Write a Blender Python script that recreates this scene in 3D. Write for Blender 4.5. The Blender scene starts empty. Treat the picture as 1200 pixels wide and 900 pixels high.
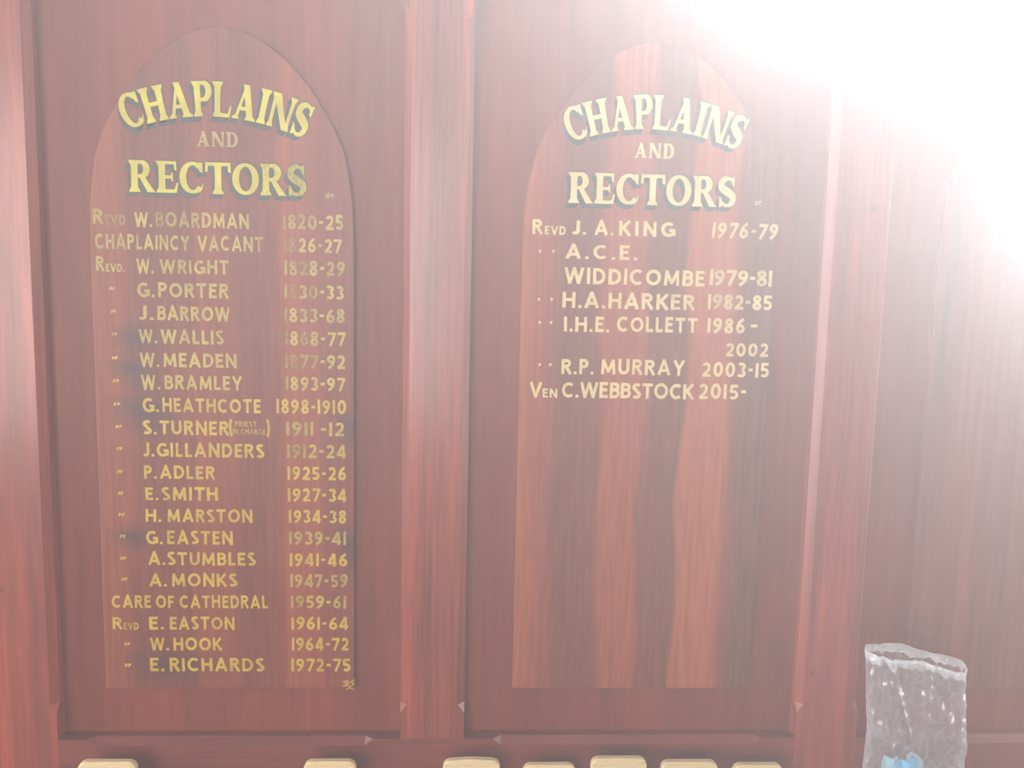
import bpy, math, random
from mathutils import Vector, Matrix, noise

# ------------------------------------------------------------------ camera, haze, light, exposure
SC = bpy.context.scene
COL = SC.collection
F_PX = 900.0
CAM_C = Vector((0.0, -0.95, 1.60))
YAW, PITCH, ROLL = math.radians(2.5), math.radians(6.0), math.radians(1.25)
fw = Vector((math.sin(YAW) * math.cos(PITCH), math.cos(YAW) * math.cos(PITCH), -math.sin(PITCH)))
rt0 = Vector((math.cos(YAW), -math.sin(YAW), 0))
up0 = rt0.cross(fw)
RT = rt0 * math.cos(ROLL) + up0 * math.sin(ROLL)
UP = -rt0 * math.sin(ROLL) + up0 * math.cos(ROLL)
cam_d = bpy.data.cameras.new('camera')
cam_d.sensor_width = 36.0
cam_d.lens = F_PX / 1200.0 * 36.0
cam_d.clip_start = 0.01
cam = bpy.data.objects.new('camera', cam_d)
COL.objects.link(cam)
cam.matrix_world = Matrix(((RT.x, UP.x, -fw.x, CAM_C.x), (RT.y, UP.y, -fw.y, CAM_C.y), (RT.z, UP.z, -fw.z, CAM_C.z), (0, 0, 0, 1)))
SC.camera = cam

vs = SC.view_settings
vs.view_transform = 'Standard'
vs.look = 'None'
vs.gamma = 1.0
vs.use_curve_mapping = False
vs.exposure = 0.0
SC.cycles.use_denoising = True
SC.cycles.max_bounces = 8
SC.cycles.transparent_max_bounces = 16
SC.cycles.volume_bounces = 0


def at(px, py, Y=0.0):
    """the point of the plane y = Y seen at a pixel of the 1200x900 frame"""
    d = RT * ((px - 600) / F_PX) - UP * ((py - 450) / F_PX) + fw
    return CAM_C + d * ((Y - CAM_C.y) / d.y)


HAZE = 0.08
world = bpy.data.worlds.new('glare_haze')  # haze added so the spots wash the view like lens glare
SC.world = world
world.use_nodes = True
wn = world.node_tree.nodes
wl = world.node_tree.links
wn['Background'].inputs['Color'].default_value = (0, 0, 0, 1)
vol = wn.new('ShaderNodeVolumeScatter')
vol.inputs['Color'].default_value = (0.98, 0.99, 1.0, 1)
vol.inputs['Density'].default_value = HAZE
vol.inputs['Anisotropy'].default_value = 0.29
wl.new(vol.outputs['Volume'], wn['World Output'].inputs['Volume'])


def light(name, kind, loc, target, energy, color, **kw):
    d = bpy.data.lights.new(name, kind)
    d.energy = energy
    d.color = color
    for k, v in kw.items():
        setattr(d, k, v)
    o = bpy.data.objects.new(name, d)
    o.location = loc
    o.rotation_euler = (Vector(target) - Vector(loc)).to_track_quat('-Z', 'Y').to_euler()
    COL.objects.link(o)
    return o


# two unseen spots added to light the haze as glare, aimed off the wall
LAMP = at(1050, -75, -0.50)
light('glare_spot', 'SPOT', LAMP, LAMP + Vector((-0.15, -0.8, 0.6)), 204, (0.97, 0.985, 1.0),
      spot_size=math.radians(179), spot_blend=0.5, shadow_soft_size=0.05)
GLARE_POS_B = at(1330, 250, -0.50)
light('side_glare_spot', 'SPOT', GLARE_POS_B, GLARE_POS_B + Vector((-0.3, -0.9, 0.35)), 54, (0.97, 0.98, 1.0),
      spot_size=math.radians(179), spot_blend=0.4, shadow_soft_size=0.05)
light('left_fill', 'AREA', (-2.6, -0.75, 1.60), (0, 0, 1.5), 56, (0.86, 0.93, 1.0), shape='RECTANGLE', size=0.9, size_y=2.2)  # unseen fill added at the left, its sheen brightens the left-facing chamfers
light('right_fill', 'AREA', (2.4, -0.55, 1.75), (0, 0, 1.5), 32, (1.0, 0.96, 0.93), shape='RECTANGLE', size=0.7, size_y=1.8)  # weaker unseen fill added at the right, for the right-facing chamfers
light('rear_fill', 'AREA', (-1.2, -2.7, 1.7), (-0.2, 0, 1.4), 80, (1.0, 0.95, 0.90), shape='RECTANGLE', size=2.2, size_y=1.4)  # broad fill added behind the camera

# ------------------------------------------------------------------ helpers


def tag(o, label=None, cat=None, group=None, kind=None):
    if label: o['label'] = label
    if cat: o['category'] = cat
    if group: o['group'] = group
    if kind: o['kind'] = kind
    return o


def thing(name, loc, label, cat, group=None):
    o = bpy.data.objects.new(name, None)
    o.empty_display_size = 0.05
    o.location = loc
    COL.objects.link(o)
    return tag(o, label, cat, group)


class MB:
    def __init__(s):
        s.v, s.f, s.a = [], [], []

    def face(s, pts, a=0.0):
        i = len(s.v)
        k = len(s.f) % 400 * 3e-7       # overlapping brush strokes lie a hair above one another
        pts = [(p[0], p[1] - k, p[2]) for p in pts]
        ar = sum(p[0] * q[2] - q[0] * p[2] for p, q in zip(pts, pts[1:] + pts[:1]))
        if ar < 0: pts.reverse()
        s.v += [tuple(p) for p in pts]
        s.f.append(tuple(range(i, i + len(pts))))
        s.a.append(a)

    def loft(s, secs, closed=True, caps=True):
        """secs: list of equally long rings of 3-D points"""
        i = len(s.v)
        n = len(secs[0])
        for r in secs: s.v += [tuple(p) for p in r]
        for k in range(len(secs) - 1):
            for j in range(n if closed else n - 1):
                q = (j + 1) % n
                s.f.append((i + k * n + j, i + k * n + q, i + (k + 1) * n + q, i + (k + 1) * n + j))
                s.a.append(0)
        if caps:
            s.f.append(tuple(i + j for j in reversed(range(n)))); s.a.append(0)
            s.f.append(tuple(i + (len(secs) - 1) * n + j for j in range(n))); s.a.append(0)

    def box(s, x0, x1, y0, y1, z0, z1):
        s.loft([[(x0, y0, z), (x1, y0, z), (x1, y1, z), (x0, y1, z)] for z in (z0, z1)])

    def build(s, name, mat, parent=None, smooth=False, attr=False, bevel=0, fix=True):
        me = bpy.data.meshes.new(name)
        org = parent_org(parent)
        me.from_pydata([(p[0] - org[0], p[1] - org[1], p[2] - org[2]) for p in s.v], [], s.f)
        if attr:
            at_ = me.attributes.new('wear', 'FLOAT', 'FACE')
            at_.data.foreach_set('value', s.a)
        if fix:
            import bmesh
            bm = bmesh.new(); bm.from_mesh(me)
            bmesh.ops.recalc_face_normals(bm, faces=bm.faces)
            bm.to_mesh(me); bm.free()
        me.materials.append(mat)
        if smooth:
            me.polygons.foreach_set('use_smooth', [True] * len(me.polygons))
        o = bpy.data.objects.new(name, me)
        COL.objects.link(o)
        if parent: o.parent = parent
        if bevel:
            b = o.modifiers.new('bevel', 'BEVEL')
            b.width = bevel; b.segments = 2; b.limit_method = 'ANGLE'; b.angle_limit = math.radians(40)
        return o


def parent_org(p):
    x = Vector((0, 0, 0))
    while p:
        x += p.location
        p = p.parent
    return x


# ------------------------------------------------------------------ materials
def nodes_of(m):
    m.use_nodes = True
    nt = m.node_tree
    return nt, nt.nodes, nt.links, nt.nodes['Principled BSDF']


def ramp(n, stops, interp='LINEAR'):
    r = n.new('ShaderNodeValToRGB')
    r.color_ramp.interpolation = interp
    e = r.color_ramp.elements
    while len(e) < len(stops): e.new(0.5)
    for q, (p, c) in zip(e, stops):
        q.position = p
        q.color = (*c, 1) if len(c) == 3 else c
    return r


def mixc(n, l, a, b, fac, mode='MIX'):
    m = n.new('ShaderNodeMix')
    m.data_type = 'RGBA'; m.blend_type = mode
    for s, v in ((0, fac), (6, a), (7, b)):
        if hasattr(v, 'is_output'): l.new(v, m.inputs[s])
        else: m.inputs[s].default_value = v if s == 0 else (*v, 1)
    return m.outputs[2]


def wood(name, light_c, dark_c, seed, scale=(26, 26, 1.6), rough=0.42, spec=0.4, planks=None, axis='Z', streak=0.28,
         blot=None, knots=0.0, coat=0.0, stains=None):
    """varnished timber: long grain along one axis, fine pores, optional glued planks and blotches"""
    m = bpy.data.materials.new(name)
    nt, n, l, b = nodes_of(m)
    tc = n.new('ShaderNodeTexCoord')
    mp = n.new('ShaderNodeMapping')
    mp.inputs['Location'].default_value = (seed * 3.1, seed * 1.7, seed * 0.9)
    sc = {'Z': scale, 'X': (scale[2], scale[1], scale[0])}[axis]
    mp.inputs['Scale'].default_value = sc
    l.new(tc.outputs['Object'], mp.inputs['Vector'])
    n1 = n.new('ShaderNodeTexNoise')
    n1.inputs['Scale'].default_value = 1.0; n1.inputs['Detail'].default_value = 6; n1.inputs['Roughness'].default_value = 0.6
    n1.inputs['Distortion'].default_value = 0.5
    l.new(mp.outputs[0], n1.inputs['Vector'])
    mp2 = n.new('ShaderNodeMapping')
    mp2.inputs['Location'].default_value = (seed, seed * 2, seed)
    mp2.inputs['Scale'].default_value = tuple(v * 7 for v in sc)
    l.new(tc.outputs['Object'], mp2.inputs['Vector'])
    n2 = n.new('ShaderNodeTexNoise')
    n2.inputs['Scale'].default_value = 1.0; n2.inputs['Detail'].default_value = 3
    l.new(mp2.outputs[0], n2.inputs['Vector'])
    r1 = ramp(n, [(0.30, dark_c), (0.70, light_c)])
    l.new(n1.outputs['Fac'], r1.inputs['Fac'])
    col = r1.outputs['Color']
    if planks:
        sx = n.new('ShaderNodeSeparateXYZ')
        # the plank joints wander a little with the grain
        l.new(tc.outputs['Object'], sx.inputs[0])
        wob = n.new('ShaderNodeTexNoise')
        wob.inputs['Scale'].default_value = 1.0; wob.inputs['Detail'].default_value = 2
        mp3 = n.new('ShaderNodeMapping')
        mp3.inputs['Scale'].default_value = (5, 5, 3.5)
        mp3.inputs['Location'].default_value = (seed * 5, 0, seed)
        l.new(tc.outputs['Object'], mp3.inputs['Vector'])
        l.new(mp3.outputs[0], wob.inputs['Vector'])
        ma = n.new('ShaderNodeMath'); ma.operation = 'MULTIPLY_ADD'
        ma.inputs[1].default_value = planks.get('wob', 0.03); 
        l.new(wob.outputs['Fac'], ma.inputs[0]); l.new(sx.outputs['X'], ma.inputs[2])
        mr = n.new('ShaderNodeMapRange')
        off = planks.get('wob', 0.03) * 0.5
        mr.inputs['From Min'].default_value = planks['x0'] + off; mr.inputs['From Max'].default_value = planks['x1'] + off
        l.new(ma.outputs[0], mr.inputs['Value'])
        rp = ramp(n, planks['stops'])
        l.new(mr.outputs[0], rp.inputs['Fac'])
        col = mixc(n, l, col, rp.outputs['Color'], planks.get('fac', 0.75), 'MULTIPLY') if planks.get('mul') else mixc(n, l, col, rp.outputs['Color'], planks.get('fac', 0.7))
    r2 = ramp(n, [(0.30, (1 - streak,) * 3), (0.62, (1.12,) * 3)])
    l.new(n2.outputs['Fac'], r2.inputs['Fac'])
    col = mixc(n, l, col, r2.outputs['Color'], 0.7, 'MULTIPLY')
    if blot:
        mp4 = n.new('ShaderNodeMapping')
        mp4.inputs['Scale'].default_value = (9, 9, 6)
        mp4.inputs['Location'].default_value = blot[1]
        l.new(tc.outputs['Object'], mp4.inputs['Vector'])
        n4 = n.new('ShaderNodeTexNoise')
        n4.inputs['Scale'].default_value = 1.0; n4.inputs['Detail'].default_value = 2
        l.new(mp4.outputs[0], n4.inputs['Vector'])
        r4 = ramp(n, [(0.52, (0, 0, 0)), (0.72, (1, 1, 1))])
        l.new(n4.outputs['Fac'], r4.inputs['Fac'])
        mu = n.new('ShaderNodeMath'); mu.operation = 'MULTIPLY'; mu.inputs[1].default_value = 0.7
        l.new(r4.outputs['Color'], mu.inputs[0])
        col = mixc(n, l, col, blot[0], mu.outputs[0])
    for (sx_, sz_, rx, rz) in (stains or ()):
        mp5 = n.new('ShaderNodeMapping')
        mp5.inputs['Location'].default_value = (-sx_ / rx, 0, -sz_ / rz)
        mp5.inputs['Scale'].default_value = (1 / rx, 0.001, 1 / rz)
        l.new(tc.outputs['Object'], mp5.inputs['Vector'])
        nd = n.new('ShaderNodeTexNoise'); nd.inputs['Scale'].default_value = 1.3; nd.inputs['Detail'].default_value = 2
        l.new(mp5.outputs[0], nd.inputs['Vector'])
        vm = n.new('ShaderNodeVectorMath'); vm.operation = 'LENGTH'
        l.new(mp5.outputs[0], vm.inputs[0])
        a5 = n.new('ShaderNodeMath'); a5.operation = 'ADD'
        l.new(vm.outputs['Value'], a5.inputs[0]); l.new(nd.outputs['Fac'], a5.inputs[1])
        m5 = n.new('ShaderNodeMapRange')
        m5.inputs['From Min'].default_value = 1.6; m5.inputs['From Max'].default_value = 0.5
        m5.inputs['To Max'].default_value = 0.75
        l.new(a5.outputs[0], m5.inputs['Value'])
        col = mixc(n, l, col, (0.050, 0.030, 0.034), m5.outputs[0])
    if knots:
        vo = n.new('ShaderNodeTexVoronoi')
        vo.inputs['Scale'].default_value = 9.0
        l.new(tc.outputs['Object'], vo.inputs['Vector'])
        r5 = ramp(n, [(0.02, (0.35, 0.3, 0.3)), (0.05, (1, 1, 1))])
        l.new(vo.outputs['Distance'], r5.inputs['Fac'])
        col = mixc(n, l, col, r5.outputs['Color'], knots, 'MULTIPLY')
    l.new(col, b.inputs['Base Color'])
    b.inputs['Roughness'].default_value = rough
    b.inputs['Specular IOR Level'].default_value = spec
    b.inputs['Coat Weight'].default_value = coat
    b.inputs['Coat Roughness'].default_value = 0.24
    bp = n.new('ShaderNodeBump')
    bp.inputs['Strength'].default_value = 0.12; bp.inputs['Distance'].default_value = 0.002
    l.new(n2.outputs['Fac'], bp.inputs['Height'])
    l.new(bp.outputs[0], b.inputs['Normal'])
    return m


def paint(name, col, col2, wear_base=0.12, rough=0.4, metal=0.0):
    """hand-brushed sign paint: streaky tone, worn through to the timber where the letter's wear is high"""
    m = bpy.data.materials.new(name)
    nt, n, l, b = nodes_of(m)
    tc = n.new('ShaderNodeTexCoord')
    mp = n.new('ShaderNodeMapping')
    mp.inputs['Scale'].default_value = (420, 420, 190)
    l.new(tc.outputs['Object'], mp.inputs['Vector'])
    nz = n.new('ShaderNodeTexNoise')
    nz.inputs['Scale'].default_value = 1.0; nz.inputs['Detail'].default_value = 3
    l.new(mp.outputs[0], nz.inputs['Vector'])
    big = n.new('ShaderNodeTexNoise')
    big.inputs['Scale'].default_value = 45.0; big.inputs['Detail'].default_value = 3
    l.new(tc.outputs['Object'], big.inputs['Vector'])
    r = ramp(n, [(0.35, col2), (0.65, col)])
    l.new(big.outputs['Fac'], r.inputs['Fac'])
    l.new(r.outputs['Color'], b.inputs['Base Color'])
    b.inputs['Roughness'].default_value = rough
    b.inputs['Metallic'].default_value = metal
    b.inputs['Specular IOR Level'].default_value = 0.35
    wa = n.new('ShaderNodeAttribute'); wa.attribute_name = 'wear'
    a1 = n.new('ShaderNodeMath'); a1.operation = 'ADD'; a1.inputs[1].default_value = wear_base
    l.new(wa.outputs['Fac'], a1.inputs[0])
    # rubbed letters thin out as a whole and break up with the brush grain
    s1 = n.new('ShaderNodeMath'); s1.operation = 'MULTIPLY_ADD'
    s1.inputs[1].default_value = -1.45; s1.inputs[2].default_value = 0.55
    l.new(a1.outputs[0], s1.inputs[0])
    s2 = n.new('ShaderNodeMath'); s2.operation = 'ADD'
    l.new(s1.outputs[0], s2.inputs[0]); l.new(nz.outputs['Fac'], s2.inputs[1])
    mr = n.new('ShaderNodeMapRange')
    mr.inputs['To Min'].default_value = 0.14
    l.new(s2.outputs[0], mr.inputs['Value'])
    l.new(mr.outputs[0], b.inputs['Alpha'])
    return m


LW, DW = (0.316, 0.064, 0.024), (0.135, 0.028, 0.014)
M_STILE = wood('stile_mahogany', (0.411, 0.061, 0.023), (0.165, 0.024, 0.012), 1, scale=(30, 30, 1.3), knots=0.6, spec=0.2, coat=1.0)
M_MID = wood('mid_stile_mahogany', (0.411, 0.061, 0.025), (0.140, 0.021, 0.010), 5, scale=(34, 34, 1.1), spec=0.2, streak=0.4, coat=1.0)
M_RAIL = wood('rail_mahogany', (0.256, 0.036, 0.014), (0.146, 0.021, 0.010), 2, axis='X', spec=0.5, coat=0.3)
M_PANEL = wood('panel_mahogany', (0.255, 0.040, 0.015), (0.174, 0.027, 0.012), 3, scale=(14, 14, 1.0), streak=0.22, spec=0.22)
M_B1 = wood('worn_board_mahogany', LW, DW, 4, spec=0.28, stains=[(-0.108, 0.450, 0.034, 0.026), (-0.112, 0.412, 0.036, 0.026), (-0.100, 0.36, 0.05, 0.035), (0.150, 0.345, 0.016, 0.03), (0.152, 0.19, 0.016, 0.045), (-0.120, 0.20, 0.03, 0.02), (-0.07, 0.03, 0.07, 0.03)], planks=dict(
    x0=-0.16, x1=0.16, wob=0.03, fac=0.72, stops=[(0.0, (0.282, 0.065, 0.025)), (0.10, (0.254, 0.052, 0.023)), (0.14, (0.179, 0.036, 0.018)),
    (0.36, (0.189, 0.038, 0.019)), (0.40, (0.248, 0.050, 0.021)), (0.52, (0.238, 0.046, 0.020)), (0.56, (0.189, 0.036, 0.018)), (0.70, (0.199, 0.038, 0.019)),
    (0.73, (0.316, 0.060, 0.023)), (0.85, (0.292, 0.056, 0.023)), (0.88, (0.223, 0.042, 0.020)), (1.0, (0.204, 0.040, 0.020))]))
M_B2 = wood('striped_board_mahogany', LW, DW, 7, spec=0.28, planks=dict(
    x0=-0.16, x1=0.16, wob=0.05, fac=0.8, stops=[(0.0, (0.403, 0.093, 0.029)), (0.08, (0.327, 0.067, 0.024)), (0.17, (0.186, 0.041, 0.020)),
    (0.31, (0.192, 0.043, 0.020)), (0.34, (0.362, 0.069, 0.026)), (0.48, (0.350, 0.067, 0.026)), (0.51, (0.198, 0.045, 0.020)), (0.64, (0.186, 0.043, 0.020)),
    (0.66, (0.403, 0.094, 0.033)), (0.82, (0.403, 0.088, 0.031)), (0.85, (0.257, 0.053, 0.024)), (0.90, (0.156, 0.043, 0.021)), (1.0, (0.151, 0.043, 0.021))]))
M_B3 = wood('plain_board_mahogany', (0.264, 0.054, 0.024), (0.125, 0.028, 0.016), 9, scale=(16, 16, 0.8), spec=0.28)
M_HEAD = paint('heading_yellow_paint', (0.63, 0.51, 0.04), (0.49, 0.375, 0.03), wear_base=0.0)
M_SHADE = paint('heading_shade_paint', (0.040, 0.036, 0.024), (0.030, 0.026, 0.020), wear_base=0.02)
M_AND = paint('ochre_paint', (0.44, 0.28, 0.10), (0.36, 0.22, 0.08), wear_base=0.10)
M_GOLD1 = paint('dull_gold_paint', (0.50, 0.345, 0.06), (0.40, 0.255, 0.05), wear_base=0.06)
M_GOLD2 = paint('bright_gold_paint', (0.60, 0.375, 0.03), (0.48, 0.285, 0.025), wear_base=0.02)
M_GLARE_GOLD = paint('glare_paled_gold', (0.74, 0.54, 0.25), (0.66, 0.46, 0.20), wear_base=0.02)  # gold lettering paled, the wash of the glare is put into its colour
M_SLAT = wood('pale_beech', (0.80, 0.62, 0.36), (0.72, 0.53, 0.28), 11, axis='X', scale=(60, 60, 6), rough=0.6, streak=0.15, spec=0.3)
M_PLASTER = bpy.data.materials.new('plaster')
nt, n, l, b = nodes_of(M_PLASTER)
nz = n.new('ShaderNodeTexNoise'); nz.inputs['Scale'].default_value = 8
rr = ramp(n, [(0.3, (0.42, 0.39, 0.35)), (0.7, (0.48, 0.45, 0.40))])
l.new(nz.outputs['Fac'], rr.inputs['Fac']); l.new(rr.outputs['Color'], b.inputs['Base Color'])
b.inputs['Roughness'].default_value = 0.9
M_FLOOR = wood('floor_boards', (0.16, 0.07, 0.035), (0.09, 0.04, 0.02), 13, axis='X', rough=0.5)

# ------------------------------------------------------------------ the setting
REC = 0.020        # depth of the recessed panels behind the frame
RAIL_Z = 1.0335    # top of the bottom rail
wb = MB(); wb.box(-2.2, 2.2, 0.056, 0.15, 0.0, 2.9)
tag(wb.build('wall_back', M_PLASTER), kind='structure')
fb = MB(); fb.box(-2.2, 2.2, -3.2, 0.15, -0.08, 0.0)
tag(fb.build('floor', M_FLOOR), kind='structure')

# ------------------------------------------------------------------ the panelled frame
TOP_Z = 2.02
CH = 0.0085


def stile(name, x0, x1, z0, z1, zs0, zs1, mat, left=True, right=True):
    """square timber with chamfered front edges that run out in little stops at zs0 and zs1"""
    T = 0.012
    secs = []
    for z, c in ((z0, 0), (zs0, 0), (zs0 + T, 1), (zs1 - T, 1), (zs1, 0), (z1, 0)):
        cl = max(CH * c * left, 1e-5)
        cr = max(CH * c * right, 1e-5)
        secs.append([(x0, 0.034, z), (x0, cl, z), (x0 + cl, 0, z), (x1 - cr, 0, z), (x1, cr, z), (x1, 0.034, z)])
    m = MB(); m.loft(secs)
    return m.build(name, mat, frame)


frame = thing('panelled_frame', (0, 0.02, RAIL_Z),
              'reddish mahogany wall frame of chamfered stiles and rails around three tall recessed panels', 'panelling')
S0, S1, S2 = (-0.640, -0.5285), (-0.0945, -0.0115), (0.4285, 0.5115)
S3 = (0.955, 1.04)
ZS0, ZS1 = at(469, 836).z, at(476, 5).z
stile('stile', *S0, 0.80, TOP_Z + 0.13, ZS0, ZS1, M_STILE)
stile('stile', *S1, RAIL_Z, TOP_Z, ZS0, ZS1, M_MID)
stile('stile', *S2, 0.80, TOP_Z + 0.13, ZS0, ZS1 - 0.01, M_STILE)
stile('stile', *S3, 0.80, TOP_Z + 0.13, ZS0, ZS1, M_STILE)


def rail(x0, x1, stops, z0, z1, sgn, mat):
    """horizontal timber, chamfered along the edge that faces the panel between each pair of stops"""
    T = 0.011
    xs = [(x0, 0)]
    for a, b_ in stops: xs += [(a, 0), (a + T, 1), (b_ - T, 1), (b_, 0)]
    xs.append((x1, 0))
    ze, zo = (z1, z0) if sgn > 0 else (z0, z1)
    m = MB()
    m.loft([[(x, 0.034, zo), (x, 0, zo), (x, 0, ze - sgn * max(CH * c, 1e-5)), (x, max(CH * c, 1e-5), ze), (x, 0.034, ze)] for x, c in xs])
    return m


def rail_stops(P):
    return (P[0] + 0.032, P[1] - 0.036)


P1, P2, P3 = (S0[1], S1[0]), (S1[1], S2[0]), (S2[1], S3[0])
rail(S0[1], S2[0], [(at(100, 870).x, at(437, 870).x), (at(577, 870).x, at(893, 870).x)], 0.80, RAIL_Z, 1, M_RAIL).build('bottom_rail', M_RAIL, frame)
rail(S2[1], S3[0], [rail_stops(P3)], 0.80, RAIL_Z, 1, M_RAIL).build('bottom_rail', M_RAIL, frame)
rail(S0[1], S2[0], [rail_stops(P1), rail_stops(P2)], TOP_Z, TOP_Z + 0.13, -1, M_RAIL).build('top_rail', M_RAIL, frame)
rail(S2[1], S3[0], [rail_stops(P3)], TOP_Z, TOP_Z + 0.13, -1, M_RAIL).build('top_rail', M_RAIL, frame)
for P in (P1, P2, P3):
    m = MB(); m.box(P[0] - 0.004, P[1] + 0.004, REC, 0.032, RAIL_Z - 0.004, TOP_Z + 0.004)
    m.build('recessed_panel', M_PANEL, frame)

# shelf under the frame (just below the picture) that carries the sticks and the bag
SHELF_Z = 0.88
m = MB(); m.box(-0.70, 1.10, -0.170, -0.0005, SHELF_Z - 0.028, SHELF_Z)
shelf = thing('wooden_shelf', (0.2, -0.08, SHELF_Z - 0.028), 'long mahogany shelf fixed under the panelled frame', 'shelf')
m.build('shelf_board', M_RAIL, shelf, bevel=0.004)
for x in (-0.52, 0.20, 0.92):
    m = MB()
    m.loft([[(xx, -0.0005, SHELF_Z - 0.028), (xx, -0.14, SHELF_Z - 0.028), (xx, -0.13, SHELF_Z - 0.05), (xx, -0.05, SHELF_Z - 0.09), (xx, -0.0005, SHELF_Z - 0.16)] for xx in (x - 0.012, x + 0.012)])
    m.build('bracket', M_RAIL, shelf)
# lower wainscot down to the floor
m = MB(); m.box(-0.66, 1.06, 0.0, 0.056, 0.0, 0.80)
tag(m.build('wall_wainscot', M_PANEL), kind='structure')

# ------------------------------------------------------------------ arched boards
BT = 0.006
BY = REC - BT       # face of the raised boards
HALF = [(0.1592, 0.0), (0.1592, 0.552), (0.1585, 0.590), (0.1565, 0.625), (0.1520, 0.660), (0.1450, 0.688), (0.1345, 0.712), (0.1210, 0.735),
        (0.1040, 0.760), (0.0820, 0.785), (0.0600, 0.803), (0.0380, 0.816), (0.0180, 0.8225), (0.0, 0.8245)]


def smooth_half():
    pts = [Vector(p) for p in HALF]
    out = [pts[0]]
    for i in range(1, len(pts) - 1):
        p0, p1, p2, p3 = pts[max(i - 1, 1)], pts[i], pts[i + 1], pts[min(i + 2, len(pts) - 1)]
        for k in range(4):
            t = k / 4
            out.append(0.5 * ((2 * p1) + (p2 - p0) * t + (2 * p0 - 5 * p1 + 4 * p2 - p3) * t * t + (3 * p1 - p0 - 3 * p2 + p3) * t ** 3))
    out.append(pts[-1])
    return out


HP = smooth_half()


def board(xc, zb, label, mat, name):
    t = thing(name, (xc, REC, zb), label, 'board', 'arched boards in the panelled frame')
    out = [(p.x, p.y) for p in HP] + [(-p.x, p.y) for p in reversed(HP[:-1])]
    R = 0.0016
    m = MB()

    def ring(inset, y):
        r = []
        for (x, z) in out:
            k = 1 - inset / 0.159
            r.append((xc + x * k, y, zb + inset + z * (1 - 2 * inset / 0.8245)))
        return r
    m.loft([ring(0, REC - 0.0002), ring(0, BY + R), ring(R * 0.3, BY + R * 0.3), ring(R, BY)])
    m.build('board', mat, t)
    return t


ZB = at(400, 807, BY).z
C1 = (at(101, 250, BY).x + 0.0010 + at(417.5, 600, BY).x) / 2
C2 = at(600.5, 806, BY).x + 0.1592
C3 = C2 + (C2 - C1) + 0.004
B1 = board(C1, ZB, 'arched mahogany board with the long worn gold list of many rows, left in the frame', M_B1, 'honours_board')
B2 = board(C2, ZB, 'arched mahogany board with a short gold list and a bare striped lower half', M_B2, 'honours_board')
B3 = board(C3, ZB, 'blank arched mahogany board without lettering behind the clear plastic bag', M_B3, 'honours_board')

# ------------------------------------------------------------------ hand-lettered alphabet (strokes with a brush width)
SW = 0.20


def arc(cx, cy, rx, ry, a0, a1, n=14):
    return [(cx + rx * math.cos(math.radians(a0 + (a1 - a0) * i / n)), cy + ry * math.sin(math.radians(a0 + (a1 - a0) * i / n))) for i in range(n + 1)]


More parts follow.
